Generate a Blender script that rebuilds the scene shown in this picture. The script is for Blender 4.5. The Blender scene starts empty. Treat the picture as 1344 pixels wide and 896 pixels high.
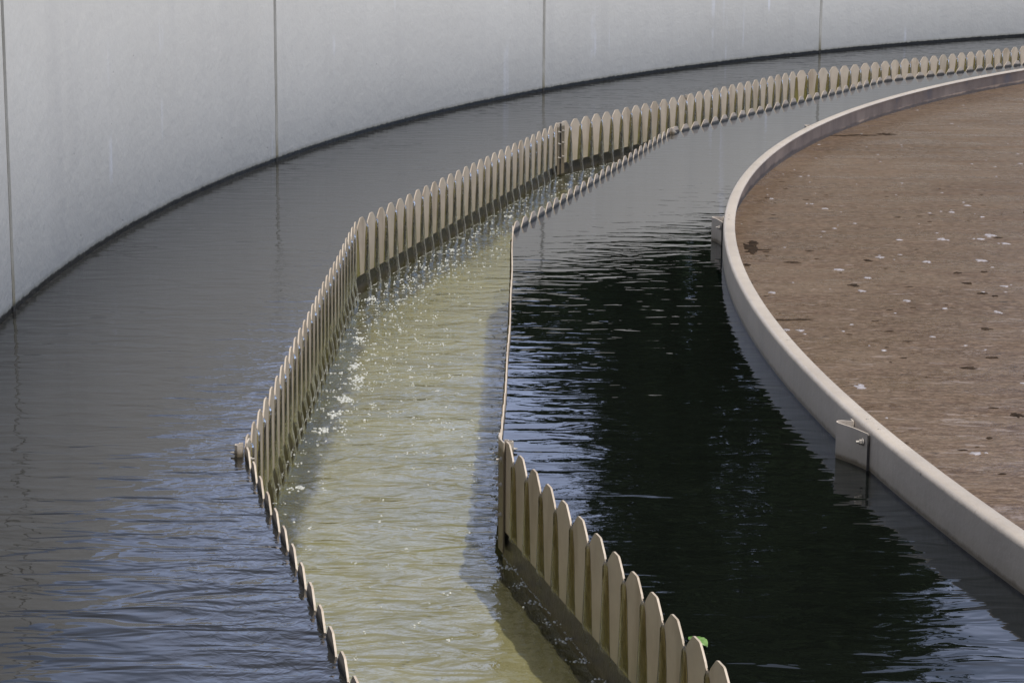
import bpy, bmesh, math, random
from mathutils import Vector, Matrix, noise
R_ = math.radians
random.seed(7)
S = 1.5                                   # metres per camera-height unit
CX, CY = 10.055*S, 5.014*S                # tank centre
scene = bpy.context.scene
COL = scene.collection

# ------------------------------------------------------------------ helpers
def link(o, parent=None):
    COL.objects.link(o)
    if parent: o.parent = parent
    return o
def mesh_obj(name, verts, faces, mat, parent=None, smooth=False, uvs=None, loc=None):
    me = bpy.data.meshes.new(name)
    if loc is not None:
        verts = [(v[0]-loc[0], v[1]-loc[1], v[2]-loc[2]) for v in verts]
    me.from_pydata([tuple(v) for v in verts], [], faces)
    if uvs is not None:
        l = me.uv_layers.new(name='UVMap')
        for lp in me.loops: l.data[lp.index].uv = uvs[lp.vertex_index]
    if mat: me.materials.append(mat)
    if smooth:
        for p in me.polygons: p.use_smooth = True
    me.update()
    o = bpy.data.objects.new(name, me)
    if loc is not None: o.location = loc
    return link(o, parent)
def tag(o, label=None, cat=None, group=None, kind=None):
    if label: o['label'] = label
    if cat: o['category'] = cat
    if group: o['group'] = group
    if kind: o['kind'] = kind
    return o
def empty(name, loc=(0, 0, 0)):
    o = bpy.data.objects.new(name, None); o.location = loc
    o.empty_display_size = 0.1
    return link(o)
def pol(r, deg, z=0.0):                   # r and z in units
    a = R_(deg)
    return Vector((CX + r*S*math.cos(a), CY + r*S*math.sin(a), z*S))
def revolve(prof, a0, a1, n, closed=True):
    full = abs(a1-a0) >= 359.99
    V, F, U = [], [], []
    m = len(prof); cols = n if full else n+1
    for i in range(cols):
        a = a0 + (a1-a0)*i/n
        for r, z in prof:
            V.append(pol(r, a, z)); U.append((R_(a)*r*S, z*S))
    for i in range(n):
        j = (i+1) % cols
        for k in range(m if closed else m-1):
            k2 = (k+1) % m
            F.append((i*m+k, j*m+k, j*m+k2, i*m+k2))
    if closed and not full:
        F.append(tuple(range(m))); F.append(tuple(reversed(range((cols-1)*m, cols*m))))
    return V, F, U

# ------------------------------------------------------------------ node helpers
class NT:
    def __init__(s, name):
        s.m = bpy.data.materials.new(name); s.m.use_nodes = True
        s.t = s.m.node_tree; s.t.nodes.clear()
        s.out = s.t.nodes.new('ShaderNodeOutputMaterial')
    def n(s, typ, **kw):
        x = s.t.nodes.new(typ)
        for k, v in kw.items():
            if k in x.inputs.keys(): s.put(x.inputs[k], v)
            else: setattr(x, k, v)
        return x
    def put(s, inp, v):
        if isinstance(v, bpy.types.NodeSocket): s.t.links.new(v, inp)
        elif isinstance(v, bpy.types.Node): s.t.links.new(v.outputs[0], inp)
        else: inp.default_value = v
    def pos(s): return s.n('ShaderNodeNewGeometry').outputs['Position']
    def math(s, op, a, b=0.0, c=None, clamp=False):
        x = s.n('ShaderNodeMath', operation=op, use_clamp=clamp)
        s.put(x.inputs[0], a); s.put(x.inputs[1], b)
        if c is not None: s.put(x.inputs[2], c)
        return x.outputs[0]
    def noise(s, vec, scale, detail=4, rough=.55, dist=0, stretch=None, rot=0, off=None):
        if stretch or rot or off:
            mp = s.n('ShaderNodeMapping'); s.put(mp.inputs['Vector'], vec)
            mp.inputs['Scale'].default_value = stretch or (1, 1, 1)
            mp.inputs['Rotation'].default_value = (0, 0, rot)
            mp.inputs['Location'].default_value = off or (0, 0, 0)
            vec = mp.outputs[0]
        x = s.n('ShaderNodeTexNoise'); s.put(x.inputs['Vector'], vec)
        x.inputs['Scale'].default_value = scale; x.inputs['Detail'].default_value = detail
        x.inputs['Roughness'].default_value = rough; x.inputs['Distortion'].default_value = dist
        return x.outputs['Fac']
    def ramp(s, fac, lo, hi, a=0.0, b=1.0, smooth=False):
        x = s.n('ShaderNodeMapRange', interpolation_type='SMOOTHSTEP' if smooth else 'LINEAR')
        s.put(x.inputs['Value'], fac)
        for k, v in (('From Min', lo), ('From Max', hi), ('To Min', a), ('To Max', b)): s.put(x.inputs[k], v)
        return x.outputs[0]
    def mix(s, fac, a, b, blend='MIX'):
        x = s.n('ShaderNodeMix', data_type='RGBA', blend_type=blend)
        s.put(x.inputs[0], fac)
        for i, v in ((6, a), (7, b)):
            if isinstance(v, tuple): v = (*v[:3], 1)
            s.put(x.inputs[i], v)
        return x.outputs[2]
    def bump(s, h, dist, strength=1.0, normal=None):
        x = s.n('ShaderNodeBump'); s.put(x.inputs['Height'], h)
        x.inputs['Distance'].default_value = dist; x.inputs['Strength'].default_value = strength
        if normal is not None: s.put(x.inputs['Normal'], normal)
        return x.outputs[0]
    def pbr(s, col, rough=.5, normal=None, spec=.5, metal=0, ior=None, out=True):
        x = s.n('ShaderNodeBsdfPrincipled')
        s.put(x.inputs['Base Color'], (*col, 1) if isinstance(col, tuple) else col)
        s.put(x.inputs['Roughness'], rough); s.put(x.inputs['Metallic'], metal)
        x.inputs['Specular IOR Level'].default_value = spec
        if ior: x.inputs['IOR'].default_value = ior
        if normal is not None: s.put(x.inputs['Normal'], normal)
        if out: s.t.links.new(x.outputs[0], s.out.inputs[0])
        return x.outputs[0]
    def sep(s, v):
        x = s.n('ShaderNodeSeparateXYZ'); s.put(x.inputs[0], v); return x.outputs
    def radius(s):                        # distance from the tank centre, in units
        o = s.sep(s.pos())
        dx = s.math('SUBTRACT', o[0], CX); dy = s.math('SUBTRACT', o[1], CY)
        return s.math('DIVIDE', s.math('SQRT', s.math('ADD', s.math('MULTIPLY', dx, dx), s.math('MULTIPLY', dy, dy))), S)

M = {}
# --- painted concrete wall of the tank
def mk_wall():
    t = NT('painted_concrete'); p = t.pos(); z = t.sep(p)[2]
    big = t.noise(p, .8, 5, .6)
    streak = t.noise(p, 5, 4, .6, stretch=(1, 1, .07))
    fine = t.noise(p, 30, 6, .65)
    c = t.mix(t.ramp(big, .3, .7), (.50, .484, .442), (.545, .53, .487))
    c = t.mix(t.ramp(streak, .50, .80, 0, .30), c, (.41, .40, .38))
    # pale lime runs
    run = t.noise(p, 7, 2, .4, stretch=(1, 1, .05), off=(3, 1, 0))
    c = t.mix(t.math('MULTIPLY', t.ramp(run, .655, .70), t.ramp(t.noise(p, 3, 2), .45, .6)), c, (.62, .62, .63))
    # chipped specks
    v = t.n('ShaderNodeTexVoronoi', feature='F1'); t.put(v.inputs['Vector'], p); v.inputs['Scale'].default_value = 6
    c = t.mix(t.ramp(v.outputs['Distance'], .018, .035, .55, 0), c, (.22, .21, .2))
    # faint dirty tide above the water, then the black wet band
    n2 = t.noise(p, 14, 4, .6)
    hh = t.math('ADD', z, t.ramp(n2, .2, .8, -.05, .05))
    c = t.mix(t.ramp(hh, .05, .32, .2, 0), c, (.40, .385, .345))
    edge = t.math('ADD', z, t.ramp(t.noise(p, 25, 4, .7), .2, .8, -.006, .006))
    wet = t.ramp(edge, .017, .024, 1, 0)
    c = t.mix(t.ramp(edge, .02, .04, .6, 0), c, (.2, .19, .13))
    c = t.mix(wet, c, (.018, .017, .014))
    h = t.math('ADD', t.math('MULTIPLY', fine, .5), t.math('MULTIPLY', t.noise(p, 9, 4, .6), 1.0))
    h = t.math('SUBTRACT', h, t.ramp(v.outputs['Distance'], .018, .035, .5, 0))
    t.pbr(c, t.ramp(wet, 0, 1, .75, .3), t.bump(h, .0045, .8), spec=.3)
    return t.m
M['wall'] = mk_wall()
def mk_joint():
    t = NT('joint_sealant'); p = t.pos(); z = t.sep(p)[2]
    u = t.sep(t.n('ShaderNodeUVMap').outputs[0])[0]
    e = t.math('ABSOLUTE', t.math('SUBTRACT', u, .5))
    n = t.noise(p, 9, 5, .7, stretch=(1, 1, .35))
    c = t.mix(t.ramp(n, .35, .65), (.29, .27, .22), (.43, .41, .36))
    c = t.mix(t.ramp(e, .36, .48, 0, .45), c, (.20, .19, .16))  # thin shadow lines of a groove, painted along both edges of the strip
    c = t.mix(t.ramp(t.math('ADD', z, t.ramp(n, .2, .8, -.04, .04)), .03, .16, .7, 0), c, (.13, .11, .045))
    c = t.mix(t.ramp(z, .018, .035, 1, 0), c, (.02, .018, .014))
    t.pbr(c, .7, t.bump(t.noise(p, 60, 4), .002))
    return t.m
M['joint'] = mk_joint()

# --- open tank water (deep, dark, rippled)
def mk_water(name, base, inner):
    t = NT(name); p = t.pos(); o = t.sep(p); r = t.radius()
    # near / far amplitude: wind patch close to the bottom-left, calmer by the wall
    w1 = t.noise(p, 10.5, 2, .45, dist=.5, stretch=(.52, 1.25, 1), rot=R_(-6))
    w2 = t.noise(p, 21, 2, .5, dist=.4, stretch=(.5, 1.25, 1), rot=R_(5))
    w3 = t.noise(p, 45, 2, .5, dist=.2)
    patch = t.ramp(t.noise(p, 1.1, 2, .5), .35, .65, .65, 1.2)
    near = t.ramp(o[1], 3.8, 9.5, 1.0, .42)
    a1 = t.math('MULTIPLY', t.math('MULTIPLY', w1, near), patch)
    h = t.math('MULTIPLY', a1, .0088 if not inner else .0038)
    h = t.math('ADD', h, t.math('MULTIPLY', w2, .00035 if not inner else .0002))
    h = t.math('ADD', h, t.math('MULTIPLY', w3, .00003))
    # small disturbed cells beside the weir teeth
    cell = t.noise(p, 26, 2, .5, dist=1.2)
    if not inner: msk = t.ramp(r, 10.60, 10.80, 1, 0, True)
    else: msk = t.ramp(r, 9.95, 10.09, 0, 1, True)
    h = t.math('ADD', h, t.math('MULTIPLY', t.math('MULTIPLY', cell, msk), .0014 if not inner else .0002))
    t.pbr(t.mix(t.ramp(t.noise(p, 2.2, 4), .3, .7), base, tuple(x*1.25 for x in base)), .018,
          t.bump(h, 1.0), spec=.5, ior=1.34)
    return t.m
M['outer_water'] = mk_water('outer_water', (.010, .0095, .008), False)
M['inner_water'] = mk_water('inner_water', (.0040, .0050, .0038), True)

# --- trough water: clear film over the algae floor
def mk_trough():
    t = NT('trough_water'); p = t.pos(); o = t.sep(p)
    w1 = t.noise(p, 9, 2, .5, dist=.7, stretch=(.6, 1.15, 1), rot=R_(14))
    w2 = t.noise(p, 20, 3, .55, dist=.6)
    w3 = t.noise(p, 60, 2, .5, dist=.8)
    h = t.math('ADD', t.math('MULTIPLY', w1, .0095), t.math('MULTIPLY', w2, .0022))
    h = t.math('ADD', h, t.math('MULTIPLY', w3, .0004))
    nb = t.bump(h, 1.0)
    fr = t.n('ShaderNodeFresnel', IOR=1.33); t.put(fr.inputs['Normal'], nb)
    g = t.n('ShaderNodeBsdfGlossy'); g.inputs['Roughness'].default_value = .03
    g.inputs['Color'].default_value = (1, 1, 1, 1); t.put(g.inputs['Normal'], nb)
    tr = t.n('ShaderNodeBsdfTransparent'); tr.inputs['Color'].default_value = (.84, .84, .68, 1)
    df = t.n('ShaderNodeBsdfDiffuse'); df.inputs['Color'].default_value = (.22, .21, .105, 1)
    m0 = t.n('ShaderNodeMixShader'); m0.inputs[0].default_value = .2
    t.t.links.new(tr.outputs[0], m0.inputs[1]); t.t.links.new(df.outputs[0], m0.inputs[2])
    mx = t.n('ShaderNodeMixShader'); t.put(mx.inputs[0], fr.outputs[0])
    t.t.links.new(m0.outputs[0], mx.inputs[1]); t.t.links.new(g.outputs[0], mx.inputs[2])
    t.t.links.new(mx.outputs[0], t.out.inputs[0])
    return t.m
M['trough_water'] = mk_trough()
def mk_floor():
    t = NT('algae_floor'); p = t.pos()
    a = t.noise(p, 2.2, 5, .6, dist=.6)
    b = t.noise(p, 9, 5, .6, stretch=(1, .45, 1))
    c = t.mix(t.ramp(a, .35, .65), (.195, .180, .060), (.32, .295, .11))
    c = t.mix(t.ramp(b, .48, .66, 0, .55), c, (.20, .19, .055))
    c = t.mix(t.ramp(t.noise(p, 1.3, 3, .5, off=(5, 2, 0)), .55, .7, 0, .4), c, (.55, .53, .42))
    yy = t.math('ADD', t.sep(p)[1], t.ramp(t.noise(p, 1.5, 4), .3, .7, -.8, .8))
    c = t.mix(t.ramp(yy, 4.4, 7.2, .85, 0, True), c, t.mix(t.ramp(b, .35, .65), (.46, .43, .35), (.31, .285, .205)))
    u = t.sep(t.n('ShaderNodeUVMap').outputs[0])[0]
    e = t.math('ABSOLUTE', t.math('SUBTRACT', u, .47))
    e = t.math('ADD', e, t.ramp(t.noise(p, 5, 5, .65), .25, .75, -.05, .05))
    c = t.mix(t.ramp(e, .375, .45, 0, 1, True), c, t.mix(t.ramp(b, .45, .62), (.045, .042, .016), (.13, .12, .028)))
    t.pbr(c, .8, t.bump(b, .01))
    return t.m
M['floor'] = mk_floor()
def mk_trough_wall():
    t = NT('wet_concrete'); p = t.pos()
    b = t.noise(p, 12, 6, .65)
    c = t.mix(t.ramp(b, .35, .7), (.016, .014, .014), (.075, .064, .060))
    c = t.mix(t.ramp(t.noise(p, 5, 4), .5, .7, 0, .5), c, (.06, .05, .035))
    t.pbr(c, t.ramp(b, .3, .7, .2, .5), t.bump(b, .008))
    return t.m
M['trough_wall'] = mk_trough_wall()

# --- weir plates: beige, algae wedge under every notch (UV = pitch index, height in metres)
def mk_plate():
    t = NT('weir_plate_paint'); p = t.pos()
    uv = t.sep(t.n('ShaderNodeUVMap').outputs[0]); u, v = uv[0], uv[1]
    fr = t.math('FRACT', u)
    dn = t.math('SUBTRACT', .5, t.math('ABSOLUTE', t.math('SUBTRACT', fr, .5)))
    ns = t.noise(p, 40, 3, .6, stretch=(1, 1, .3))
    w = t.math('ADD', t.math('MULTIPLY_ADD', t.math('POWER', t.ramp(v, -.21, -.01, 1, 0), .7), .20, .085), t.ramp(ns, .3, .7, -.02, .02))
    d = t.math('SUBTRACT', dn, w)
    wedge = t.math('MULTIPLY', t.ramp(d, -.012, .012, 1, 0), t.ramp(v, -.012, -.004, 1, 0))
    line = t.math('MULTIPLY', t.ramp(t.math('ABSOLUTE', d), .010, .030, 1, 0), t.ramp(v, -.02, -.008, 1, 0))
    st = t.noise(p, 16, 5, .65)
    c = t.mix(t.ramp(st, .35, .7), (.54, .45, .345), (.46, .375, .285))
    rust = t.noise(p, 8, 4, .6, stretch=(1, 1, .25))
    c = t.mix(t.ramp(rust, .50, .68, 0, .6), c, (.26, .19, .12))
    c = t.mix(t.ramp(t.noise(p, 3, 4, .6, off=(2, 8, 0)), .52, .68, 0, .45), c, (.40, .35, .28))
    c = t.mix(t.ramp(v, -.21, -.10, .25, 0), c, (.30, .30, .16))
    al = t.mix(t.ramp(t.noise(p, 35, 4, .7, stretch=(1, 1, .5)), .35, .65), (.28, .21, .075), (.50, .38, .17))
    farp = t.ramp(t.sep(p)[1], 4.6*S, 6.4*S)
    al = t.mix(t.math('MULTIPLY', farp, .72), al, t.mix(t.ramp(ns, .35, .65), (.075, .055, .018), (.20, .16, .045)))  # far wedges coloured darker than near ones, painting in how differently they are lit
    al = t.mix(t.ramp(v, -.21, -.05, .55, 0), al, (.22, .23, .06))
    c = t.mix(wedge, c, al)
    c = t.mix(t.math('MULTIPLY', line, .75), c, (.06, .045, .02))
    rough = t.ramp(wedge, 0, 1, .45, .22)
    h = t.math('MULTIPLY', t.math('MULTIPLY', wedge, t.noise(p, 60, 3, .6, stretch=(1, 1, .5))), 1)
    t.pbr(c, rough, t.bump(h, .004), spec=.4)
    return t.m
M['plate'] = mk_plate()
def mk_plate_back():
    t = NT('weir_plate_tank_side'); p = t.pos()
    uv = t.sep(t.n('ShaderNodeUVMap').outputs[0]); v = uv[1]
    st = t.noise(p, 16, 5, .65)
    c = t.mix(t.ramp(st, .35, .7), (.50, .43, .355), (.40, .34, .275))
    vv = t.math('ADD', v, t.ramp(t.noise(p, 30, 4, .7), .2, .8, -.005, .005))
    c = t.mix(t.ramp(vv, .007, .017, .95, 0), c, (.035, .03, .022))
    t.pbr(c, .4, spec=.4)
    return t.m
M['plate_back'] = mk_plate_back()
def mk_beige(name, a, b, rough=.42):
    t = NT(name); p = t.pos(); z = t.sep(p)[2]
    st = t.noise(p, 5, 5, .6); run = t.noise(p, 22, 4, .6, stretch=(1, 1, .12))
    c = t.mix(t.ramp(st, .35, .7), a, b)
    c = t.mix(t.ramp(run, .56, .78, 0, .35), c, tuple(x*.6 for x in b))
    c = t.mix(t.ramp(t.noise(p, 1.6, 5, .65, off=(3, 3, 0)), .5, .68, 0, .5), c, tuple(x*.78 for x in b))
    v = t.n('ShaderNodeTexVoronoi', feature='F1'); t.put(v.inputs['Vector'], p); v.inputs['Scale'].default_value = 9
    c = t.mix(t.ramp(v.outputs['Distance'], .03, .05, .6, 0), c, (.12, .095, .07))
    zz = t.math('ADD', z, t.ramp(t.noise(p, 30, 5, .7), .2, .8, -.006, .006))
    c = t.mix(t.ramp(zz, .006, .016, .85, 0), c, (.075, .055, .03))
    c = t.mix(t.ramp(zz, .012, .05, .3, 0), c, (.28, .22, .13))
    t.pbr(c, rough, t.bump(t.noise(p, 45, 4, .6), .0015), spec=.45)
    return t.m
M['baffle'] = mk_beige('baffle_paint', (.54, .47, .385), (.46, .40, .33))
def mk_inside():
    t = NT('baffle_inside'); p = t.pos(); z = t.sep(p)[2]
    n = t.noise(p, 2.5, 5, .6); r = t.noise(p, 10, 5, .65, stretch=(1, 1, .3))
    c = t.mix(t.ramp(n, .35, .65), (.42, .32, .24), (.22, .16, .12))
    c = t.mix(t.ramp(n, .60, .72, 0, .75), c, (.15, .15, .165))
    c = t.mix(t.ramp(r, .5, .75, 0, .5), c, (.15, .11, .085))
    zz = t.math('ADD', z, t.ramp(t.noise(p, 4, 5, .6), .25, .75, -.012, .012))
    c = t.mix(t.ramp(zz, .014, .026, .85, 0), c, (.04, .034, .034))
    t.pbr(c, .5, t.bump(r, .002))
    return t.m
M['baffle_in'] = mk_inside()
M['bracket'] = mk_beige('bracket_paint', (.60, .52, .43), (.52, .455, .37), .45)
def mk_simple(name, c1, c2, rough=.4, metal=0, sc=20, bd=.001, spec=.5):
    t = NT(name); p = t.pos(); n = t.noise(p, sc, 4, .6)
    t.pbr(t.mix(t.ramp(n, .35, .65), c1, c2), rough, t.bump(n, bd), metal=metal, spec=spec)
    return t.m
M['steel'] = mk_simple('galvanised_steel', (.46, .42, .36), (.33, .30, .26), .55, .2, 60)
M['dark'] = mk_simple('dark_gasket', (.03, .028, .025), (.08, .07, .06), .5)
M['foam'] = mk_simple('white_foam', (.42, .39, .40), (.26, .23, .22), .5, 0, 60, .002)
M['scum_dark'] = mk_simple('dark_scum', (.02, .014, .010), (.05, .034, .022), .9, 0, 30, .004, .05)
M['grass'] = mk_simple('grass_ground', (.05, .08, .025), (.09, .11, .04), .9, 0, 3, .03)
M['bark'] = mk_simple('bark', (.10, .07, .05), (.05, .038, .03), .9, 0, 8, .02)

def mk_brown():
    t = NT('brown_scum_water'); p = t.pos(); o = t.sep(p); r = t.radius()
    a = t.noise(p, 1.0, 5, .6, dist=.4, stretch=(.6, 1, 1))
    g = t.noise(p, 42, 3, .8, stretch=(.6, 1.2, 1))
    g2 = t.noise(p, 120, 2, .8, stretch=(.7, 1.1, 1))
    m = t.noise(p, 7, 5, .7, stretch=(.35, 1.3, 1))
    near = t.ramp(o[1], 5.0, 13.0, 1, 0)
    c = t.mix(t.ramp(a, .35, .66), (.100, .066, .038), (.178, .128, .084))
    c = t.mix(t.math('MULTIPLY', t.ramp(m, .44, .60, 0, .85), t.ramp(near, 0, 1, .4, 1)), c, (.080, .046, .026))
    c = t.mix(t.ramp(g, .44, .60, 0, .65), c, (.27, .19, .13))
    c = t.mix(t.ramp(g2, .40, .54, .5, 0), c, (.06, .036, .022))
    fl = t.noise(p, 16, 5, .75, stretch=(.35, 1, 1), off=(7, 3, 0))
    c = t.mix(t.math('MULTIPLY', t.ramp(fl, .635, .66), .85), c, (.03, .022, .016))
    f2 = t.noise(p, 15, 5, .75, dist=.6, stretch=(.4, 1.5, 1), off=(1, 9, 0))
    th = t.ramp(near, 0, 1, .67, .56)
    c = t.mix(t.math('MULTIPLY', t.ramp(t.math('SUBTRACT', f2, th), 0, .035), .45), c, (.34, .28, .245))
    w = t.math('ADD', t.math('MULTIPLY', t.noise(p, 18, 3, .6, dist=.5, stretch=(.45, 1.2, 1)), .0022), t.math('MULTIPLY', g, .0012))
    t.pbr(c, t.ramp(t.noise(p, 5, 4, .7, stretch=(.4, 1, 1)), .4, .65, .2, .5), t.bump(w, 1.0), spec=.24, ior=1.3)
    return t.m
M['brown'] = mk_brown()
def mk_film():
    t = NT('falling_water_film'); p = t.pos()
    n = t.noise(p, 30, 3, .6, dist=.8, stretch=(1, 1, .6)); nb = t.bump(n, .004)
    fr = t.n('ShaderNodeFresnel', IOR=1.33); t.put(fr.inputs['Normal'], nb)
    g = t.n('ShaderNodeBsdfGlossy'); g.inputs['Roughness'].default_value = .22; t.put(g.inputs['Normal'], nb)
    tr = t.n('ShaderNodeBsdfTransparent'); tr.inputs['Color'].default_value = (.93, .93, .88, 1)
    mx = t.n('ShaderNodeMixShader'); t.put(mx.inputs[0], t.math('MAXIMUM', fr.outputs[0], .06))
    t.t.links.new(tr.outputs[0], mx.inputs[1]); t.t.links.new(g.outputs[0], mx.inputs[2])
    t.t.links.new(mx.outputs[0], t.out.inputs[0])
    return t.m
M['film'] = mk_film()
def mk_leaf(name, c1, c2, trans=.35, sc=1.2):
    t = NT(name); p = t.pos()
    c = t.mix(t.ramp(t.noise(p, sc, 3), .4, .6), c1, c2)
    if sc > 10:
        oc = t.sep(t.n('ShaderNodeTexCoord').outputs['Object'])
        ay = t.math('ABSOLUTE', oc[1])
        c = t.mix(t.ramp(ay, .0008, .0022, .8, 0), c, (.42, .52, .30))
        wv = t.math('SINE', t.math('MULTIPLY', t.math('SUBTRACT', oc[0], ay), 480))
        c = t.mix(t.ramp(wv, .75, .95, 0, .5), c, (.34, .46, .22))
    d = t.n('ShaderNodeBsdfDiffuse'); t.put(d.inputs[0], c)
    tl = t.n('ShaderNodeBsdfTranslucent'); t.put(tl.inputs[0], c)
    mx = t.n('ShaderNodeMixShader'); mx.inputs[0].default_value = trans
    t.t.links.new(d.outputs[0], mx.inputs[1]); t.t.links.new(tl.outputs[0], mx.inputs[2])
    t.t.links.new(mx.outputs[0], t.out.inputs[0])
    return t.m
M['leaf'] = mk_leaf('tree_foliage', (.034, .050, .026), (.060, .085, .042))
M['green_leaf'] = mk_leaf('fresh_leaf', (.10, .24, .05), (.22, .36, .12), .2, 45)

# ------------------------------------------------------------------ ground and wall
V = [(-160*S, -160*S, -.9*S), (160*S, -160*S, -.9*S), (160*S, 160*S, -.9*S), (-160*S, 160*S, -.9*S)]
tag(mesh_obj('ground', V, [(0, 1, 2, 3)], M['grass']), kind='structure')

WR, WH = 11.185, .84
prof = [(WR, -.95), (WR, WH-.012), (WR+.012, WH), (WR+.21, WH), (WR+.222, WH-.012), (WR+.222, -.95)]
V, F, U = revolve(prof, 0, 360, 416)
tank = empty('tank_wall', (CX, CY, 0))
tag(tank, 'tall curved white painted concrete wall around the tank, stained black at the waterline', 'wall')
o = mesh_obj('wall', V, F, M['wall'], None, smooth=False, loc=(CX, CY, 0)); o.location = (0, 0, 0); o.parent = tank
o.name = 'wall_shell'
for p_ in o.data.polygons: p_.use_smooth = abs(p_.normal.z) < .3
for a in (193.8, 179.93, 166.2, 152.5, 138.55, 124.7, 110.9):
    c = pol(WR, a); n = Vector((-math.cos(R_(a)), -math.sin(R_(a)), 0)); t_ = Vector((-n.y, n.x, 0))
    hw = .0115*S; pr = [(-hw, .0003), (-hw*.9, .0016), (-hw*.3, .0010), (hw*.3, .0010), (hw*.9, .0016), (hw, .0003)]
    V, F, U = [], [], []
    nz = 40
    for j in range(nz+1):
        z = -.08 + (WH*S-.02+.08)*j/nz
        for k, (s_, d_) in enumerate(pr):
            wob = .0012*noise.noise((a, z*9, k*3.3))
            V.append(c + t_*(s_+wob) + n*(d_ + .001) + Vector((0, 0, z)) - Vector((CX, CY, 0))); U.append((k/5, z))
    m = len(pr)
    for j in range(nz):
        for k in range(m-1): F.append((j*m+k, j*m+k+1, (j+1)*m+k+1, (j+1)*m+k))
    mesh_obj('expansion_joint', V, F, M['joint'], tank, uvs=U)

# ------------------------------------------------------------------ weir geometry
ANG = [200.6, 186.75, 173.28, 159.4, 145.33, 131.5, 117.7]
RO, RI = 10.565, 10.125
TH = .0015*S                               # half plate thickness
HT, NB, PB = .024, -.004, -.139            # tooth top, notch bottom, plate bottom
ZT = -.188                                 # trough water
def pts_poly(r): return [pol(r, a) for a in ANG]

def corner_ring(r_out, angs=None):
    return [pol(r_out, a) for a in (angs or ANG)]

# full-circle corner angles for water sheets and the trough (same joints, continued round)
FULL = ANG + [117.7 - 13.8*i for i in range(1, 20)]
FULL = [a for a in FULL if a > ANG[0]-360+6]
# outer water: between wall circle and outer plate polygon; ring of quads
def sheet_between(name, inner_fn, outer_fn, z, mat, n=720, rings=1):
    V, F = [], []
    for i in range(n):
        a = 360*i/n
        ri, ro = inner_fn(a), outer_fn(a)
        for k in range(rings+1): V.append(pol(ri+(ro-ri)*k/rings, a, z))
    m = rings+1
    for i in range(n):
        j = (i+1) % n
        for k in range(rings): F.append((i*m+k, i*m+k+1, j*m+k+1, j*m+k))
    return mesh_obj(name, V, F, mat)
ffs = sorted([a % 360 for a in FULL])
DRO = [.035, .023, .0, -.012, -.008, -.01, -.01]
DRI = [.020, .018, .0, -.020, -.030, -.03, -.03]
def corner_delta(outer, deg):
    d = DRO if outer else DRI
    a = deg % 360
    if a >= ANG[0]: return d[0]*max(0, 1-(a-ANG[0])/40)
    if a <= ANG[-1]: return d[-1]*max(0, 1-(ANG[-1]-a)/40)
    for i in range(len(ANG)-1):
        if ANG[i+1] <= a <= ANG[i]:
            f = (ANG[i]-a)/(ANG[i]-ANG[i+1]); return d[i]*(1-f)+d[i+1]*f
    return 0
def bow_of(outer): return (.003 if outer else -.005)*S
def poly_r(R, deg):
    a = deg % 360
    for i in range(len(ffs)):
        lo = ffs[i]; hi = ffs[(i+1) % len(ffs)]
        if hi <= lo: hi += 360
        aa = a if a >= lo else a+360
        if lo <= aa <= hi:
            mid = (lo+hi)/2; half = (hi-lo)/2
            return (R+corner_delta(R > 10.3, deg))*math.cos(R_(half))/math.cos(R_(aa-mid)) + bow_of(R > 10.3)/S*math.cos(math.pi/2*(aa-mid)/half)
    return R
tag(sheet_between('outer_water', lambda a: poly_r(RO, a), lambda a: WR+.01, 0, M['outer_water'], 1440), kind='structure')
BR = 9.541
tag(sheet_between('inner_water', lambda a: BR-.01, lambda a: poly_r(RI, a), 0, M['inner_water'], 1440), kind='structure')
tag(sheet_between('trough_water', lambda a: poly_r(RI+.010, a), lambda a: poly_r(RO-.010, a), ZT, M['trough_water'], 1440), kind='structure')
tag(sheet_between('scum_water', lambda a: .5, lambda a: BR-.012, .0, M['brown'], 360, 6), kind='structure')

# trough (concrete channel under the weir plates)
tr = empty('effluent_trough', (CX, CY, 0))
tag(tr, 'wet concrete channel with yellow green algae floor between the two rows of notched plates', 'trough')
def ring_poly(name, r1, r2, z1, z2, mat, n=1440):
    V, F = [], []
    for i in range(n):
        a = 360*i/n
        for R0, z in ((r1, z1), (r2, z1), (r2, z2), (r1, z2)):
            V.append(pol(poly_r(R0, a), a, z) - Vector((CX, CY, 0)))
    for i in range(n):
        j = (i+1) % n
        for k in range(4):
            k2 = (k+1) % 4; F.append((i*4+k, j*4+k, j*4+k2, i*4+k2))
    return mesh_obj(name, V, F, mat, tr)
def floor_sheet():
    fs = [-.1, 0, .1, .2, .35, .5, .65, .8, .9, 1, 1.1]; V, F, U = [], [], []; n = 720; m = len(fs)
    for i in range(n):
        a = 360*i/n; ri, ro = poly_r(RI, a), poly_r(RO, a)
        for f in fs: V.append(pol(ri+(ro-ri)*f, a, -.250 - .012*max(0, min(1, f*4, (1-f)*4))) - Vector((CX, CY, 0))); U.append((f, R_(a)*15))
    for i in range(n):
        j = (i+1) % n
        for k in range(m-1): F.append((i*m+k, i*m+k+1, j*m+k+1, j*m+k))
    mesh_obj('channel_floor', V, F, M['floor'], tr, uvs=U)
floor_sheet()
ring_poly('channel_side', RO+.010, RO+.06, -.29, -.10, M['trough_wall'])
ring_poly('channel_side', RI-.06, RI-.004, -.29, -.10, M['trough_wall'])

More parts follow.
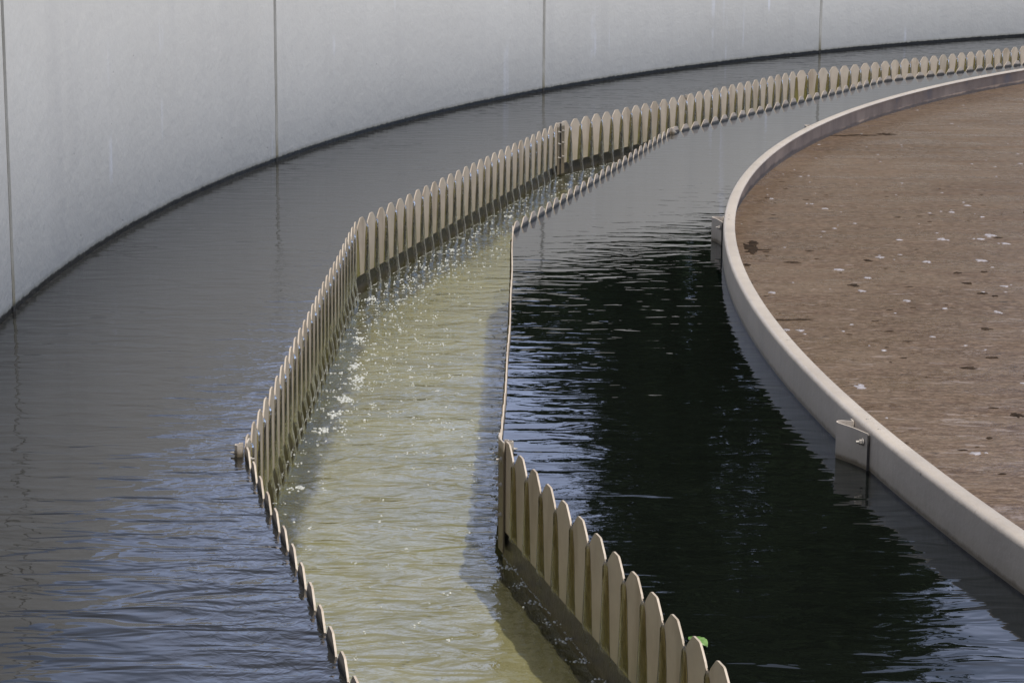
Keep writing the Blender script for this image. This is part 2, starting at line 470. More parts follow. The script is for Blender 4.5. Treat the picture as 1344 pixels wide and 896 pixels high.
def plate_mesh(L, nt, flip):
    """straight notched plate, local x along the plate, z up, y = thickness; UV (pitch index, height)"""
    P = L/nt
    bm = bmesh.new(); uvl = bm.loops.layers.uv.new('UVMap')
    rnd = random.Random(nt*3+int(flip))
    top = []
    for i in range(nt):
        c = (i+.5)*P; j = lambda: rnd.uniform(-.0006, .0006)
        dz = rnd.uniform(-.0015, .0012)
        top += [(i*P, NB*S), (c-.42*P, (HT-.0245)*S+dz), (c-.37*P, (HT-.0185)*S+dz), (c-.26*P, (HT-.0092)*S+dz), (c-.155*P+j(), (HT-.0012)*S+dz), (c-.11*P, HT*S+dz), (c+.11*P, HT*S+dz),
                (c+.155*P+j(), (HT-.0012)*S+dz), (c+.26*P, (HT-.0092)*S+dz), (c+.37*P, (HT-.0185)*S+dz), (c+.42*P, (HT-.0245)*S+dz)]
    top.append((L, NB*S))
    y0, y1 = -TH, TH
    zs = [NB*S-.02, -.06*S, -.10*S, PB*S]
    fr, bk = [], []
    xs = [x for x, z in top]
    rows = [[(x, z) for x, z in top]] + [[(x, z) for x in xs] for z in zs]
    def build(y):
        return [[bm.verts.new((x, y, z)) for x, z in row] for row in rows]
    A, B = build(y0), build(y1)
    wet = 1 if flip else 0                 # which side faces the trough
    for gi, (G, rev) in enumerate(((A, False), (B, True))):
        for r0 in range(len(G)-1):
            for k in range(len(xs)-1):
                q = [G[r0+1][k], G[r0+1][k+1], G[r0][k+1], G[r0][k]]
                f_ = bm.faces.new(q if not rev else q[::-1]); f_.material_index = 0 if gi == wet else 1
    n = len(xs)
    for k in range(n-1):
        bm.faces.new([A[0][k], A[0][k+1], B[0][k+1], B[0][k]])
        bm.faces.new([A[-1][k+1], A[-1][k], B[-1][k], B[-1][k+1]])
    for k in (0, n-1):
        for r0 in range(len(rows)-1):
            q = [A[r0][k], B[r0][k], B[r0+1][k], A[r0+1][k]]
            bm.faces.new(q if k == 0 else q[::-1])
    for f in bm.faces:
        for l in f.loops: l[uvl].uv = (l.vert.co.x/P, l.vert.co.z)
    # slight bow of the thin sheet, to the outside
    for v in bm.verts:
        s_ = v.co.x/L
        v.co.y += bow_of(not flip)*math.sin(math.pi*s_) + .0012*math.sin(s_*23+flip)
    me = bpy.data.meshes.new('weir_plate'); bm.to_mesh(me); bm.free()
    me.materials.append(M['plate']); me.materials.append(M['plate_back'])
    return me

def box_bm(bm, x0, x1, y0, y1, z0, z1, bev=0):
    r = bmesh.ops.create_cube(bm, size=1)
    for v in r['verts']:
        v.co = Vector(((x0+x1)/2+v.co.x*(x1-x0), (y0+y1)/2+v.co.y*(y1-y0), (z0+z1)/2+v.co.z*(z1-z0)))
    if bev:
        es = list({e for v in r['verts'] for e in v.link_edges})
        bmesh.ops.bevel(bm, geom=es, offset=bev, segments=2, affect='EDGES')
def bm_obj(name, bm, mat, parent=None, smooth=False):
    me = bpy.data.meshes.new(name); bm.normal_update(); bm.to_mesh(me); bm.free(); me.materials.append(mat)
    if smooth:
        for p in me.polygons: p.use_smooth = True
    return link(bpy.data.objects.new(name, me), parent)
def bolt_mesh():
    bm = bmesh.new()
    def cyl(r, y0, y1, seg):
        q = bmesh.ops.create_cone(bm, cap_ends=True, segments=seg, radius1=r, radius2=r*.94, depth=y1-y0)
        for v in q['verts']: x, y, z = v.co; v.co = (x, (y0+y1)/2+z, y)
    cyl(.0085, 0, .0022, 16); cyl(.0060, .0020, .0085, 6); cyl(.0035, .008, .016, 10)
    me = bpy.data.meshes.new('bolt'); bm.normal_update(); bm.to_mesh(me); bm.free(); me.materials.append(M['steel'])
    return me
BOLT = bolt_mesh()
def bolt(parent, x, y, z, rz=0, sc=1.0):
    o = bpy.data.objects.new('bolt', BOLT); o.location = (x, y, z); o.rotation_euler = (0, random.uniform(0, 1), rz)
    o.scale = (sc,)*3
    return link(o, parent)

# local frame of a plate: origin at corner i, x towards corner i+1, y = left of travel.
# ANG decreases, so travel is clockwise about C: left of travel = outward.
def frame(R0, a, b):
    A, B = pol(R0+corner_delta(R0 > 10.3, a), a), pol(R0+corner_delta(R0 > 10.3, b), b)
    d = (B-A); L = d.length
    return A, math.atan2(d.y, d.x), L
film_V, film_F = [], []
foam_spots = []
def add_film(A, ang, L, nt, outer):
    P = L/nt; c, s = math.cos(ang), math.sin(ang)
    sg = -1 if outer else 1                # trough side in local y
    rnd = random.Random(int(A.x*1000)+nt)
    for i in range(1, nt):
        x = i*P
        bow = bow_of(outer)*math.sin(math.pi*x/L)
        k = rnd.uniform(.9, 1.1)
        prof = [(-.0035, -.0015, .055), (.0035, -.004, .065), (.0062, -.014, .06), (.0055, -.05, .10), (.0055, -.10, .165),
                (.0058, -.16, .21), (.0062, PB*S, .27), (.008, PB*S-.010, .20), (.013, PB*S-.036, .15), (.018, ZT*S-.006, .17)]
        if not outer: prof = prof[:-3]
        base = len(film_V); m = 5
        for (d, z, hw) in prof:
            for q in range(m):
                f = q/(m-1)*2-1
                yy = bow + sg*(d + (.002 if z < -.01 else 0)*(1-f*f)*1.5*k - (.003 if z < -.01 and abs(f) == 1 else 0))
                xx = x + f*hw*P*k + rnd.uniform(-.001, .001)
                zz = z + (0 if z > -.01 else 0)
                film_V.append((A.x + c*xx - s*yy, A.y + s*xx + c*yy, zz))
        for r0 in range(len(prof)-1):
            for q in range(m-1):
                film_F.append((base+r0*m+q, base+r0*m+q+1, base+(r0+1)*m+q+1, base+(r0+1)*m+q))
        yy = bow + sg*(.032 if outer else .014)
        foam_spots.append(((A.x + c*x - s*yy, A.y + s*x + c*yy), P*.22, (A, outer)))

OUT_LAB = {0: 'outer notched plate at bottom left, nearly edge on, with blue rippled water on its left',
           1: 'steep beige notched plate between the projecting clamp at lower left and the first sharp fold',
           2: 'outer beige notched plate between the sharp fold on its left and the dark vertical bracket',
           3: 'outer beige notched plate directly right of the dark vertical bracket',
           4: 'far beige notched plate at upper right, second from the end of the outer row',
           5: 'farthest outer notched plate, at the top right edge of the photo'}
IN_LAB = {0: 'nearest and largest beige notched plate, with big pointed teeth beside black water',
          1: 'inner notched plate seen as a thin pale upright line between yellow trough and black water',
          2: 'inner notched plate showing a diagonal row of tooth tips above grey water',
          3: 'far inner notched plate whose stubby tooth tips stand before the taller far row',
          4: 'farthest inner notched plate, tiny tooth tips at the upper right edge of the photo'}
GRP = 'V-notch weir plates lining both sides of the trough'
plates = {}
for kind, R0, nt, labs in (('o', RO, 27, OUT_LAB), ('i', RI, 26, IN_LAB)):
    me = None
    for i in range(6):
        if i not in labs: continue
        A, ang, L = frame(R0, ANG[i], ANG[i+1])
        if me is None:
            A1, g1, L1 = frame(R0, ANG[1], ANG[2]); me = plate_mesh(L1, nt, kind == 'i'); Lr = L1
        e = empty('weir_plate', (A.x, A.y, 0)); e.rotation_euler = (0, 0, ang)
        tag(e, labs[i], 'weir plate', GRP)
        s = bpy.data.objects.new('notched_sheet', me); s.scale = (L/Lr, 1, 1); link(s, e)
        plates[kind, i] = (e, L)
        add_film(A, ang, L, nt, kind == 'o')

# corner fittings -----------------------------------------------------
def angle_bracket(parent, x, side, mirror=1, top=HT*S, bot=-.178*S):
    """vertical angle with two legs on the trough side; bolts on both legs"""
    bm = bmesh.new()
    w = .034*S
    y0, y1 = (TH+.0005, TH+.005) if side > 0 else (-TH-.005, -TH-.0005)
    box_bm(bm, x, x+mirror*w if mirror > 0 else x, y0, y1, bot, top-.004, .0006) if mirror > 0 else \
        box_bm(bm, x-w, x, y0, y1, bot, top-.004, .0006)
    b = bm_obj('joint_bracket', bm, M['bracket'], parent)
    xm = x + mirror*w*.55
    for z in (-.012*S, -.058*S, -.112*S):
        bolt(b, xm, side*(TH+.005), z, 0 if side > 0 else math.pi, .9)
    return b
def clamp_folded(parent, x, side):
    """folded C-shaped splice clip standing on the tank side of the corner"""
    bm = bmesh.new()
    pts = [(-.015, .002), (-.017, .014), (-.009, .022), (.004, .021), (.006, .012), (.014, .014), (.018, .003)]
    z0, z1 = -.10, (HT-.004)*S
    t_ = .0032
    n = len(pts); ring = []
    for (px, py) in pts:
        l = math.hypot(px, py-.0); nx, ny = px/l, py/l
        ring.append([(x+px, side*(py+TH)), (x+px-nx*t_, side*(py+TH-ny*t_))])
    VV = []
    for a, b in ring:
        VV.append([bm.verts.new((a[0], a[1], z0)), bm.verts.new((a[0], a[1], z1)), bm.verts.new((b[0], b[1], z0)), bm.verts.new((b[0], b[1], z1))])
    for k in range(n-1):
        a, b = VV[k], VV[k+1]
        bm.faces.new([a[0], b[0], b[1], a[1]]); bm.faces.new([a[2], a[3], b[3], b[2]])
        bm.faces.new([a[1], b[1], b[3], a[3]]); bm.faces.new([a[0], a[2], b[2], b[0]])
    for a in (VV[0], VV[-1]): bm.faces.new([a[0], a[1], a[3], a[2]])
    bmesh.ops.recalc_face_normals(bm, faces=bm.faces)
    b = bm_obj('splice_clip', bm, M['bracket'], parent)
    bolt(b, x-.003, side*(.022+TH), .008, 0 if side > 0 else math.pi, .7)
    return b
def gasket(parent, x, side):
    bm = bmesh.new()
    y0, y1 = (TH, TH+.012) if side > 0 else (-TH-.012, -TH)
    box_bm(bm, x-.004, x+.004, y0, y1, -.178*S, (HT-.006)*S)
    return bm_obj('joint_gasket', bm, M['dark'], parent)
# outer corner 3 (C): dark vertical bracket on trough side
e2, L2 = plates['o', 2]; e3, L3 = plates['o', 3]
angle_bracket(e2, L2-.012, -1, -1); angle_bracket(e3, .008, -1, 1); gasket(e3, 0, -1)
clamp_folded(e3, .01, 1)
# outer corner 1 (A): clamp on the tank side
e1, L1 = plates['o', 1]; e0, L0 = plates['o', 0]
clamp_folded(e1, .0, 1); angle_bracket(e1, .006, -1, 1)
# outer corners 2, 4: plain folds; mid plate 3: clip
clamp_folded(e3, L3*.49, 1)
e5 = plates['o', 4][0]; clamp_folded(e5, plates['o', 4][1]*.5, 1)
# inner corner 1 (S): bracket on trough side + clip on tank side
i0, LI0 = plates['i', 0]; i1, LI1 = plates['i', 1]; i2, LI2 = plates['i', 2]; i3, LI3 = plates['i', 3]
angle_bracket(i0, LI0-.004, 1, -1); angle_bracket(i1, .004, 1, 1); clamp_folded(i0, LI0-.03, -1)
clamp_folded(i3, .015, -1); angle_bracket(i3, .006, 1, 1)

# falling sheets of water through the notches
tag(mesh_obj('overflow_water', film_V, film_F, M['film'], smooth=True), kind='stuff')

# ------------------------------------------------------------------ scum baffle
bf = empty('scum_baffle', (CX, CY, 0))
tag(bf, 'curved beige scum baffle with rounded top edge, holding back the brown water', 'baffle')
HB = .072
prof = [(BR, -.12), (BR, HB-.009), (BR-.0012, HB-.0045), (BR-.004, HB-.0014), (BR-.008, HB), (BR-.029, HB-.0008), (BR-.031, HB-.003), (BR-.031, HB-.006)]
V, F, U = revolve(prof, 0, 360, 520, closed=False)
V = [v-Vector((CX, CY, 0)) for v in V]
def soften(o):
    for p in o.data.polygons: p.use_smooth = True
sk = mesh_obj('baffle_skin', V, F, M['baffle'], bf); soften(sk)
prof = [(BR-.031, HB-.006), (BR-.027, HB-.0065), (BR-.012, HB-.012), (BR-.012, -.12), (BR, -.12)]
V, F, U = revolve(prof, 0, 360, 520, closed=False)
V = [v-Vector((CX, CY, 0)) for v in V]
mesh_obj('baffle_inner_face', V, F, M['baffle_in'], bf)
def baffle_bracket(a):
    c = pol(BR, a); n = Vector((math.cos(R_(a)), math.sin(R_(a)), 0)); t_ = Vector((-n.y, n.x, 0))  # t: increasing angle = towards camera
    # profile (along t towards camera, outwards n), metres
    pts = [(.078, .0015), (.072, .003), (.010, .021), (-.040, .043), (-.056, .046), (-.066, .040), (-.068, .030), (-.058, .004), (-.066, .0015), (-.082, .0015)]
    # resample smoothly
    sm = []
    for k in range(len(pts)-1):
        for q in range(3):
            f = q/3
            p0 = pts[max(k-1, 0)]; p1 = pts[k]; p2 = pts[k+1]; p3 = pts[min(k+2, len(pts)-1)]
            sm.append(tuple(.5*((2*p1[i])+(-p0[i]+p2[i])*f+(2*p0[i]-5*p1[i]+4*p2[i]-p3[i])*f*f+(-p0[i]+3*p1[i]-3*p2[i]+p3[i])*f**3) for i in (0, 1)))
    sm.append(pts[-1])
    bm = bmesh.new(); th = .0034; z0, z1 = -.03*S, (HB-.009)*S
    rows = []
    for k, (s_, d_) in enumerate(sm):
        a0 = sm[max(k-1, 0)]; a1 = sm[min(k+1, len(sm)-1)]
        dx, dy = a1[0]-a0[0], a1[1]-a0[1]; l = math.hypot(dx, dy) or 1
        nx, ny = dy/l, -dx/l                       # to the outside (n) side
        if k < 2 or k > len(sm)-4: nx, ny = 0, 1
        else: nx, ny = abs(nx)*(1 if nx > 0 else -1), ny
        P0 = t_*s_ + n*max(d_, .001); P1 = t_*(s_+nx*th) + n*(max(d_, .001)+abs(ny)*th if abs(ny) > .3 else max(d_, .001)+ny*th)
        rows.append([bm.verts.new(P0+Vector((0, 0, z0))), bm.verts.new(P0+Vector((0, 0, z1))), bm.verts.new(P1+Vector((0, 0, z0))), bm.verts.new(P1+Vector((0, 0, z1)))])
    for k in range(len(rows)-1):
        A_, B_ = rows[k], rows[k+1]
        bm.faces.new([A_[0], B_[0], B_[1], A_[1]]); bm.faces.new([A_[2], A_[3], B_[3], B_[2]]); bm.faces.new([A_[1], B_[1], B_[3], A_[3]])
    for A_ in (rows[0], rows[-1]): bm.faces.new([A_[0], A_[1], A_[3], A_[2]])
    bmesh.ops.recalc_face_normals(bm, faces=bm.faces)
    b = bm_obj('support_bracket', bm, M['bracket'], bf); b.location = (c.x-CX, c.y-CY, 0)
    # bolt near the camera-side flange, facing outwards
    bo = bolt(b, *(t_*.058+n*.011+Vector((0, 0, (HB-.026)*S))), math.atan2(n.y, n.x)-math.pi/2, 1.15)
    bm = bmesh.new()
    r = bmesh.ops.create_cube(bm, size=1)
    for v in r['verts']:
        q = v.co.copy(); v.co = t_*(.0835+q.x*.0035) + n*(.0035+q.y*.006) + Vector((0, 0, (z0+z1)/2+q.z*(z1-z0-.006)))
    bm_obj('seam_seal', bm, M['dark'], b)
    # two small rivets on the top flange
    for s_ in (-.02, .085):
        bm = bmesh.new(); q = bmesh.ops.create_icosphere(bm, subdivisions=2, radius=.0042)
        for v in q['verts']: v.co = Vector((v.co.x, v.co.y, v.co.z*.5)) + t_*s_ - n*.022 + Vector((0, 0, HB*S))
        bm_obj('rivet', bm, M['steel'], b, True)
for a in (201.4, 187.6, 173.75, 159.9, 146.0, 132.2): baffle_bracket(a)

# ------------------------------------------------------------------ foam, bubbles and scum (stuff)
def dome(V, F, x, y, z, r, h, seg=8, rings=3, jag=0.0, rnd=random):
    b = len(V); V.append((x, y, z+h))
    off = [1+rnd.uniform(-jag, jag) for _ in range(seg)]
    for k in range(1, rings+1):
        t = k/rings*math.pi/2
        for q in range(seg):
            a = 2*math.pi*q/seg
            rr = r*math.sin(t)*(off[q])
            V.append((x+rr*math.cos(a), y+rr*math.sin(a), z+h*math.cos(t)-(.0006 if k == rings else 0)))
    for q in range(seg):
        F.append((b, b+1+q, b+1+(q+1) % seg))
        for k in range(rings-1):
            o0 = b+1+k*seg; o1 = o0+seg
            F.append((o0+q, o1+q, o1+(q+1) % seg, o0+(q+1) % seg))
rnd = random.Random(11)
V, F = [], []
def on_trough(a, f):                      # f 0 = inner side, 1 = outer side
    ri, ro = poly_r(RI+.02, a), poly_r(RO-.02, a)
    p = pol(ri+(ro-ri)*f, a, ZT); return p.x, p.y
# clusters drifting from the outer plate: dense at angle 160-176, thinner down to 195
for _ in range(900):
    a = rnd.choice([rnd.uniform(158, 180), rnd.uniform(166, 183), rnd.uniform(170, 184), rnd.uniform(178, 200)])
    f = rnd.uniform(.03, .97)
    if a < 182: f = 1-abs(rnd.gauss(.12, .30))
    if not .03 < f < .97: f = rnd.uniform(.05, .95)
    if a > 182 and rnd.random() < .45: continue
    x, y = on_trough(a, f)
    for _k in range(rnd.choice([1, 1, 2, 3, 4])):
        r = rnd.uniform(.0016, .0046)
        dome(V, F, x+rnd.gauss(0, .006), y+rnd.gauss(0, .009), ZT*S, r, r*.7, 6, 2, 0, rnd)
# a few bigger foam rafts close to the fold
for (a, f, n) in ((180.2, .86, 46), (179.1, .83, 34), (178.3, .88, 30), (181.0, .9, 26), (176.6, .9, 24), (181.8, .93, 22), (184.3, .95, 18), (173.6, .93, 20), (169, .9, 14), (165, .9, 14)):
    x, y = on_trough(a, f)
    for _k in range(n):
        r = rnd.uniform(.0022, .0065)
        dome(V, F, x+rnd.gauss(0, .013), y+rnd.gauss(0, .026), ZT*S, r, r*.8, 7, 2, 0, rnd)
# splash where each sheet lands
for (xy, w, (A, outer)) in foam_spots:
    for _k in range(5 if outer else 16):
        r = rnd.uniform(.0012, .0038 if outer else .0046)
        dome(V, F, xy[0]+rnd.gauss(0, w*.45), xy[1]+rnd.gauss(0, w*.45), ZT*S, r, r*rnd.uniform(.5, 1.0), 6, 2, 0, rnd)
for (px, py) in ((.02, 2.93), (.06, 2.80), (.10, 2.72), (.0, 3.12), (-.02, 3.05)):
    x, y = px*S, py*S
M['bubble'] = mk_simple('bubble_foam', (.56, .57, .54), (.36, .37, .33), .2, 0, 60, .001)
for i in range(5200):
    outer = rnd.random() < .5
    a = rnd.uniform(150, 199)
    wv = .004*max(0, noise.noise((a*6, 3, outer*5)))
    rr = poly_r(RO-.001, a) - wv - rnd.uniform(.0, .0035) if outer else poly_r(RI+.001, a) - .004 + 2*wv + rnd.uniform(0.002, .0045)
    if noise.noise((a*2.2, outer*9, 0)) < -.12: continue
    p_ = pol(rr, a, ZT); r = rnd.uniform(.0008, .0022)
    dome(V, F, p_.x, p_.y, ZT*S, r, r*.9, 5, 1, 0, rnd)
tag(mesh_obj('foam_bubbles', V, F, M['bubble'], smooth=True), kind='stuff')

# foam islands on the brown water
V, F = [], []
def brown_pt(a, r): p = pol(r, a, 0); return p.x, p.y
BF = [(0.931, 6.676, .8), (1.37, 6.531, .5), (1.177, 6.126, 1.2), (1.285, 6.131, .9), (1.326, 6.197, 1.3), (1.072, 5.759, 1), (1.217, 5.787, 1.1), (0.962, 5.824, .8),
      (0.882, 5.521, .7), (0.826, 5.637, .8), (0.604, 4.875, .6), (0.633, 4.867, .7), (0.685, 4.321, 1), (0.841, 5.346, .8), (0.623, 5.318, .7), (1.338, 6.057, .8),
      (1.057, 6.109, .7), (1.372, 6.757, .8), (0.794, 6.873, .6), (0.904, 6.767, .6), (1.203, 5.419, .6), (0.928, 5.223, .7), (1.115, 5.091, .7), (0.785, 4.665, .4),
      (0.809, 3.815, .8), (1.001, 5.132, .5), (1.75, 7.75, .6), (1.121, 8.255, .4), (0.907, 6.3, .4), (1.30, 6.62, .7)]
def blob(V, F, x, y, z, rx, ry, h, rnd, seg=22):
    """thin ragged island, slightly domed"""
    b = len(V); V.append((x, y, z+h)); ph = rnd.uniform(0, 99)
    for k, (f, zz) in enumerate(((.5, .9), (.85, .6), (1.0, -.3))):
        for q in range(seg):
            a = 2*math.pi*q/seg
            n = 1 + .7*noise.noise((math.cos(a)*1.6+ph, math.sin(a)*1.6, ph)) + .75*noise.noise((math.cos(a)*4.5+ph, math.sin(a)*4.5, 3))
            V.append((x+rx*f*n*math.cos(a), y+ry*f*n*math.sin(a), z+h*zz))
    for q in range(seg):
        q2 = (q+1) % seg
        F.append((b, b+1+q, b+1+q2))
        for k in range(2):
            o0 = b+1+k*seg; F.append((o0+q, o0+seg+q, o0+seg+q2, o0+q2))
for (x, y, s_) in BF:
    blob(V, F, x*S, y*S, .0008, .017*s_, .020*s_, .0020, rnd)
    if rnd.random() < .7: blob(V, F, x*S+rnd.gauss(0, .03), y*S+rnd.gauss(0, .05), .0008, .007*s_, .008*s_, .0016, rnd, 14)
for _ in range(170):
    a = rnd.uniform(140, 196); r = BR-.04-abs(rnd.gauss(0, .9))
    if r < 5: continue
    x, y = brown_pt(a, r); q = rnd.uniform(.0015, .006)
    blob(V, F, x, y, .0006, q*1.4, q*1.5, .0014, rnd, 9)
tag(mesh_obj('scum_foam', V, F, M['foam'], smooth=True), kind='stuff')
V, F = [], []
for (x, y, sx, sy) in ((.638, 5.97, .028, .10), (.65, 6.04, .02, .06), (.665, 5.93, .036, .02), (.632, 5.90, .022, .05), (.60, 4.985, .04, .015), (.655, 4.99, .035, .012),
                       (1.117, 5.457, .016, .02), (1.128, 5.326, .02, .02), (1.15, 5.29, .012, .015), (1.339, 6.159, .014, .02), (.943, 4.097, .02, .03), (.855, 3.923, .01, .012),
                       (1.42, 8.60, .05, .05), (1.33, 8.56, .09, .03), (1.24, 8.54, .06, .02), (.60, 5.70, .015, .03), (.58, 5.45, .012, .03), (.83, 5.42, .018, .03), (.72, 5.74, .03, .02),
                       (1.12, 5.60, .015, .02), (1.19, 5.62, .012, .016), (.92, 5.78, .013, .02), (1.05, 4.9, .02, .02), (1.0, 4.6, .02, .012), (.93, 4.5, .02, .02)):
    blob(V, F, x*S, y*S, .0008, sx*S*.62, sy*S*.55, .0015, rnd, 26)
for _ in range(110):
    a = rnd.uniform(166, 196); r = BR-.06-abs(rnd.gauss(.2, .6)); x, y = brown_pt(a, max(r, 5)); q = rnd.uniform(.002, .008)
    blob(V, F, x, y, .0006, q*2.2, q, .0012, rnd, 9)
tag(mesh_obj('floating_scum', V, F, M['scum_dark'], smooth=True), kind='stuff')

# ------------------------------------------------------------------ the floating leaf
bm = bmesh.new(); n = 16; rows = []
for i in range(n+1):
    s_ = i/n; w = .030*math.sin(math.pi*min(1, s_*1.02))**.75*(1-.25*s_) if 0 < i < n else .0008
    z = .004 + .006*math.sin(s_*3.0)
    rows.append([bm.verts.new(((s_-.5)*.105, w*t_, z + .006*abs(t_)+.001*math.sin(i*2.1)*abs(t_))) for t_ in (-1, -.5, 0, .5, 1)])
for i in range(n):
    for k in range(4): bm.faces.new([rows[i][k], rows[i][k+1], rows[i+1][k+1], rows[i+1][k]])
lf = bm_obj('leaf', bm, M['green_leaf'], None, True)
sm_ = lf.modifiers.new('thick', 'SOLIDIFY'); sm_.thickness = .0006
lf.location = (.247*S, 2.818*S, .001); lf.rotation_euler = (0, 0, R_(-62)); lf.scale = (.62, .62, .62)
tag(lf, 'small bright green leaf floating on black water behind the nearest big pointed teeth', 'leaf')

# ------------------------------------------------------------------ trees beyond the wall (seen mirrored in the water)
def tree(az, dist, top, rad, low, label, nl, seed, lean=0):
    rd = random.Random(seed)
    x, y = dist*S*math.sin(R_(az)), dist*S*math.cos(R_(az))
    H = (top+.9)*S; gz = -.9*S
    e = empty('broadleaf_tree', (x, y, gz)); tag(e, label, 'tree', 'trees beyond the white wall')
    bm = bmesh.new()
    def limb(p0, p1, r0, r1, seg=8):
        d = (p1-p0); q = d.to_track_quat('Z', 'Y')
        rs = []
        for k in range(5):
            f = k/4; c = p0.lerp(p1, f) + Vector((math.sin(f*3)*.06*d.length*.3, 0, 0)); r = r0+(r1-r0)*f
            rs.append([bm.verts.new(c + q @ Vector((r*math.cos(2*math.pi*a/seg), r*math.sin(2*math.pi*a/seg), 0))) for a in range(seg)])
        for k in range(4):
            for a in range(seg): bm.faces.new([rs[k][a], rs[k][(a+1) % seg], rs[k+1][(a+1) % seg], rs[k+1][a]])
    limb(Vector((0, 0, 0)), Vector((lean*.3, 0, H*.8)), .035*H, .008*H)
    tips = []
    for k in range(16):
        z = H*rd.uniform(.15, .75); a = rd.uniform(0, 6.28); L = rad*S*rd.uniform(.5, .95)*(1-.45*z/H)
        p0 = Vector((lean*.3*z/H, 0, z)); p1 = p0+Vector((L*math.cos(a), L*math.sin(a), L*rd.uniform(.25, .7)))
        limb(p0, p1, .012*H, .003*H, 6); tips.append(p1)
    bm_obj('trunk', bm, M['bark'], e, True)
    V, F = [], []
    cl = []
    for k in range(int(34*rad)+20):
        t = rd.random(); z = H*(low+(1-low)*t)
        rr = rad*S*(math.sin(math.pi*min(1, .22+.78*t))**.6)*(1-.28*t)
        a = rd.uniform(0, 6.28); q = rd.uniform(.35, 1.0)
        cl.append((Vector((rr*q*math.cos(a)+lean*t, rr*q*math.sin(a), z)), rad*S*rd.uniform(.18, .34)))
    for p1 in tips: cl.append((p1, rad*S*.25))
    for c, r in cl:
        for _ in range(nl):
            v = Vector((rd.gauss(0, 1), rd.gauss(0, 1), rd.gauss(0, .8))); v = v.normalized()*r*rd.random()**.4
            p = c+v; sz = rd.uniform(.14, .34)
            nrm = Vector((rd.gauss(0, 1), rd.gauss(0, 1), rd.gauss(0, 1)+.8)).normalized()
            t1 = nrm.orthogonal().normalized(); t2 = nrm.cross(t1)
            b = len(V); V.extend([p-t1*sz, p-t2*sz*.5, p+t1*sz, p+t2*sz*.5]); F.append((b, b+1, b+2, b+3))
    mesh_obj('crown', V, F, M['leaf'], e)
tree(6.9, 26, 9.8, 3.3, .06, 'tallest dark tree beyond the wall, mirrored as the black mass in the inner water', 130, 1)
tree(4.7, 27, 7.6, 1.6, .03, 'slim dark tree just left of the tallest, mirrored behind the nearest pointed teeth', 110, 2)
tree(10.4, 28, 7.9, 2.3, .03, 'dark tree just right of the tallest, mirrored close to the beige baffle', 120, 3)
tree(1.2, 30, 5.5, 2.3, .0, 'low dark tree at the left end of the row, mirrored below the wall reflection', 90, 4)
tree(17.5, 30, 7.0, 3.6, .05, 'broad low tree at the right end of the row beyond the wall', 100, 5)

# ------------------------------------------------------------------ light
SUN_AZ, SUN_EL = 141.0, 68.0              # compass angle from +Y towards +X
w = bpy.data.worlds.new('World'); scene.world = w; w.use_nodes = True
nt = w.node_tree; nt.nodes.clear()
out = nt.nodes.new('ShaderNodeOutputWorld'); bg = nt.nodes.new('ShaderNodeBackground')
sky = nt.nodes.new('ShaderNodeTexSky'); sky.sky_type = 'NISHITA'; sky.sun_disc = False
sky.sun_elevation = R_(SUN_EL); sky.sun_rotation = R_(SUN_AZ); sky.air_density = 1.0; sky.dust_density = 1.5; sky.ozone_density = 1.5
tc = nt.nodes.new('ShaderNodeTexCoord'); mp = nt.nodes.new('ShaderNodeMapping'); mp.inputs['Scale'].default_value = (1, 1, 2.6)
nz = nt.nodes.new('ShaderNodeTexNoise'); nz.inputs['Scale'].default_value = 2.3; nz.inputs['Detail'].default_value = 7; nz.inputs['Roughness'].default_value = .55
rp = nt.nodes.new('ShaderNodeMapRange'); rp.inputs['From Min'].default_value = .36; rp.inputs['From Max'].default_value = .70; rp.inputs['To Max'].default_value = .6
mx = nt.nodes.new('ShaderNodeMix'); mx.data_type = 'RGBA'; mx.inputs[7].default_value = (11.5, 12.0, 14.5, 1)
nt.links.new(tc.outputs['Generated'], mp.inputs[0]); nt.links.new(mp.outputs[0], nz.inputs['Vector']); nt.links.new(nz.outputs['Fac'], rp.inputs[0])
nt.links.new(rp.outputs[0], mx.inputs[0]); nt.links.new(sky.outputs[0], mx.inputs[6]); 
sp = nt.nodes.new('ShaderNodeSeparateXYZ'); nt.links.new(tc.outputs['Generated'], sp.inputs[0])
gr = nt.nodes.new('ShaderNodeMapRange'); gr.inputs['From Min'].default_value = .22; gr.inputs['From Max'].default_value = .48
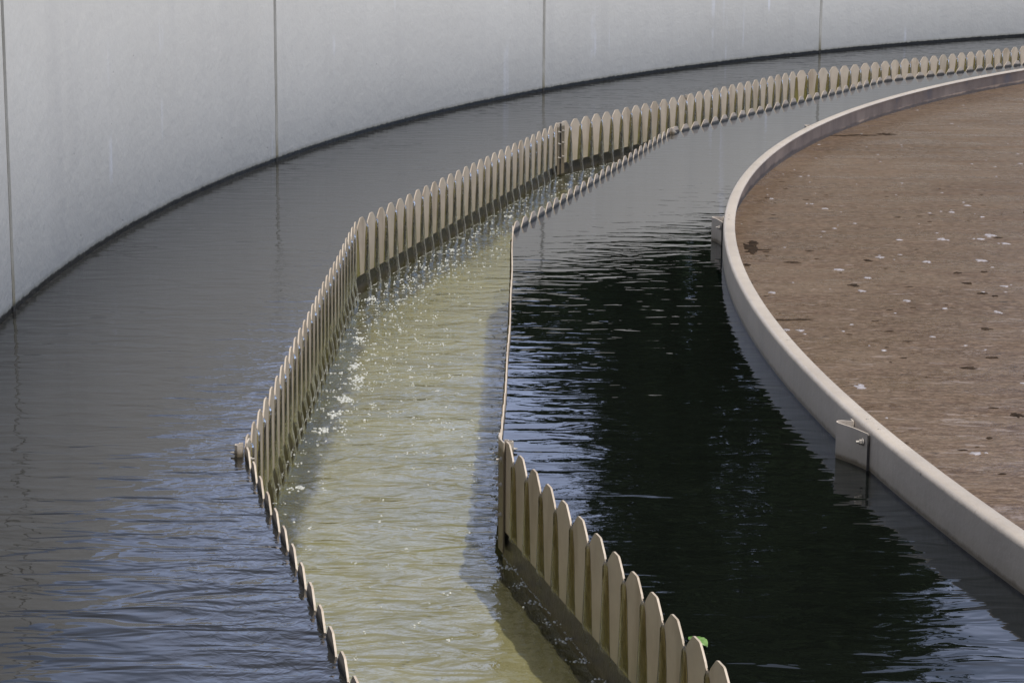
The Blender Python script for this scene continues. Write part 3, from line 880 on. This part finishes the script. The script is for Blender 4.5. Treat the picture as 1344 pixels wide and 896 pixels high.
gr.inputs['To Min'].default_value = 1.0; gr.inputs['To Max'].default_value = 0.0; gr.interpolation_type = 'SMOOTHSTEP'
nt.links.new(sp.outputs[2], gr.inputs['Value'])
hz = nt.nodes.new('ShaderNodeMix'); hz.data_type = 'RGBA'; hz.blend_type = 'MULTIPLY'; hz.inputs[7].default_value = (2.2, 2.32, 2.65, 1)
nt.links.new(gr.outputs[0], hz.inputs[0]); nt.links.new(mx.outputs[2], hz.inputs[6]); nt.links.new(hz.outputs[2], bg.inputs[0])
bg.inputs[1].default_value = .075
nt.links.new(bg.outputs[0], out.inputs[0])
sl = bpy.data.lights.new('Sun', 'SUN'); sl.energy = 3.5; sl.angle = R_(.6); sl.color = (1, .955, .89)
so = bpy.data.objects.new('Sun', sl); link(so)
d = Vector((math.sin(R_(SUN_AZ))*math.cos(R_(SUN_EL)), math.cos(R_(SUN_AZ))*math.cos(R_(SUN_EL)), math.sin(R_(SUN_EL))))
so.rotation_euler = d.to_track_quat('Z', 'Y').to_euler()

# ------------------------------------------------------------------ camera
cam = bpy.data.cameras.new('Camera'); co = bpy.data.objects.new('Camera', cam); link(co)
cam.sensor_width = 36; cam.lens = 2966/1344*36; cam.clip_start = .05; cam.clip_end = 1000
pit, rol = .2082, .0066
right0 = Vector((1, 0, 0)); up0 = Vector((0, math.sin(pit), math.cos(pit))); fwd = Vector((0, math.cos(pit), -math.sin(pit)))
cr, sr = math.cos(rol), math.sin(rol)
right = right0*cr + up0*sr; up = up0*cr - right0*sr
mtx = Matrix((right, up, -fwd)).transposed().to_4x4(); mtx.translation = Vector((0, 0, S))
co.matrix_world = mtx
scene.camera = co
vs = scene.view_settings; vs.view_transform = 'Standard'; vs.look = 'None'; vs.gamma = 1; vs.exposure = 0
scene.render.engine = 'CYCLES'
scene.cycles.max_bounces = 7; scene.cycles.transparent_max_bounces = 12; scene.cycles.diffuse_bounces = 3
scene.cycles.caustics_reflective = False; scene.cycles.caustics_refractive = False
scene.render.resolution_x, scene.render.resolution_y = 1024, 682
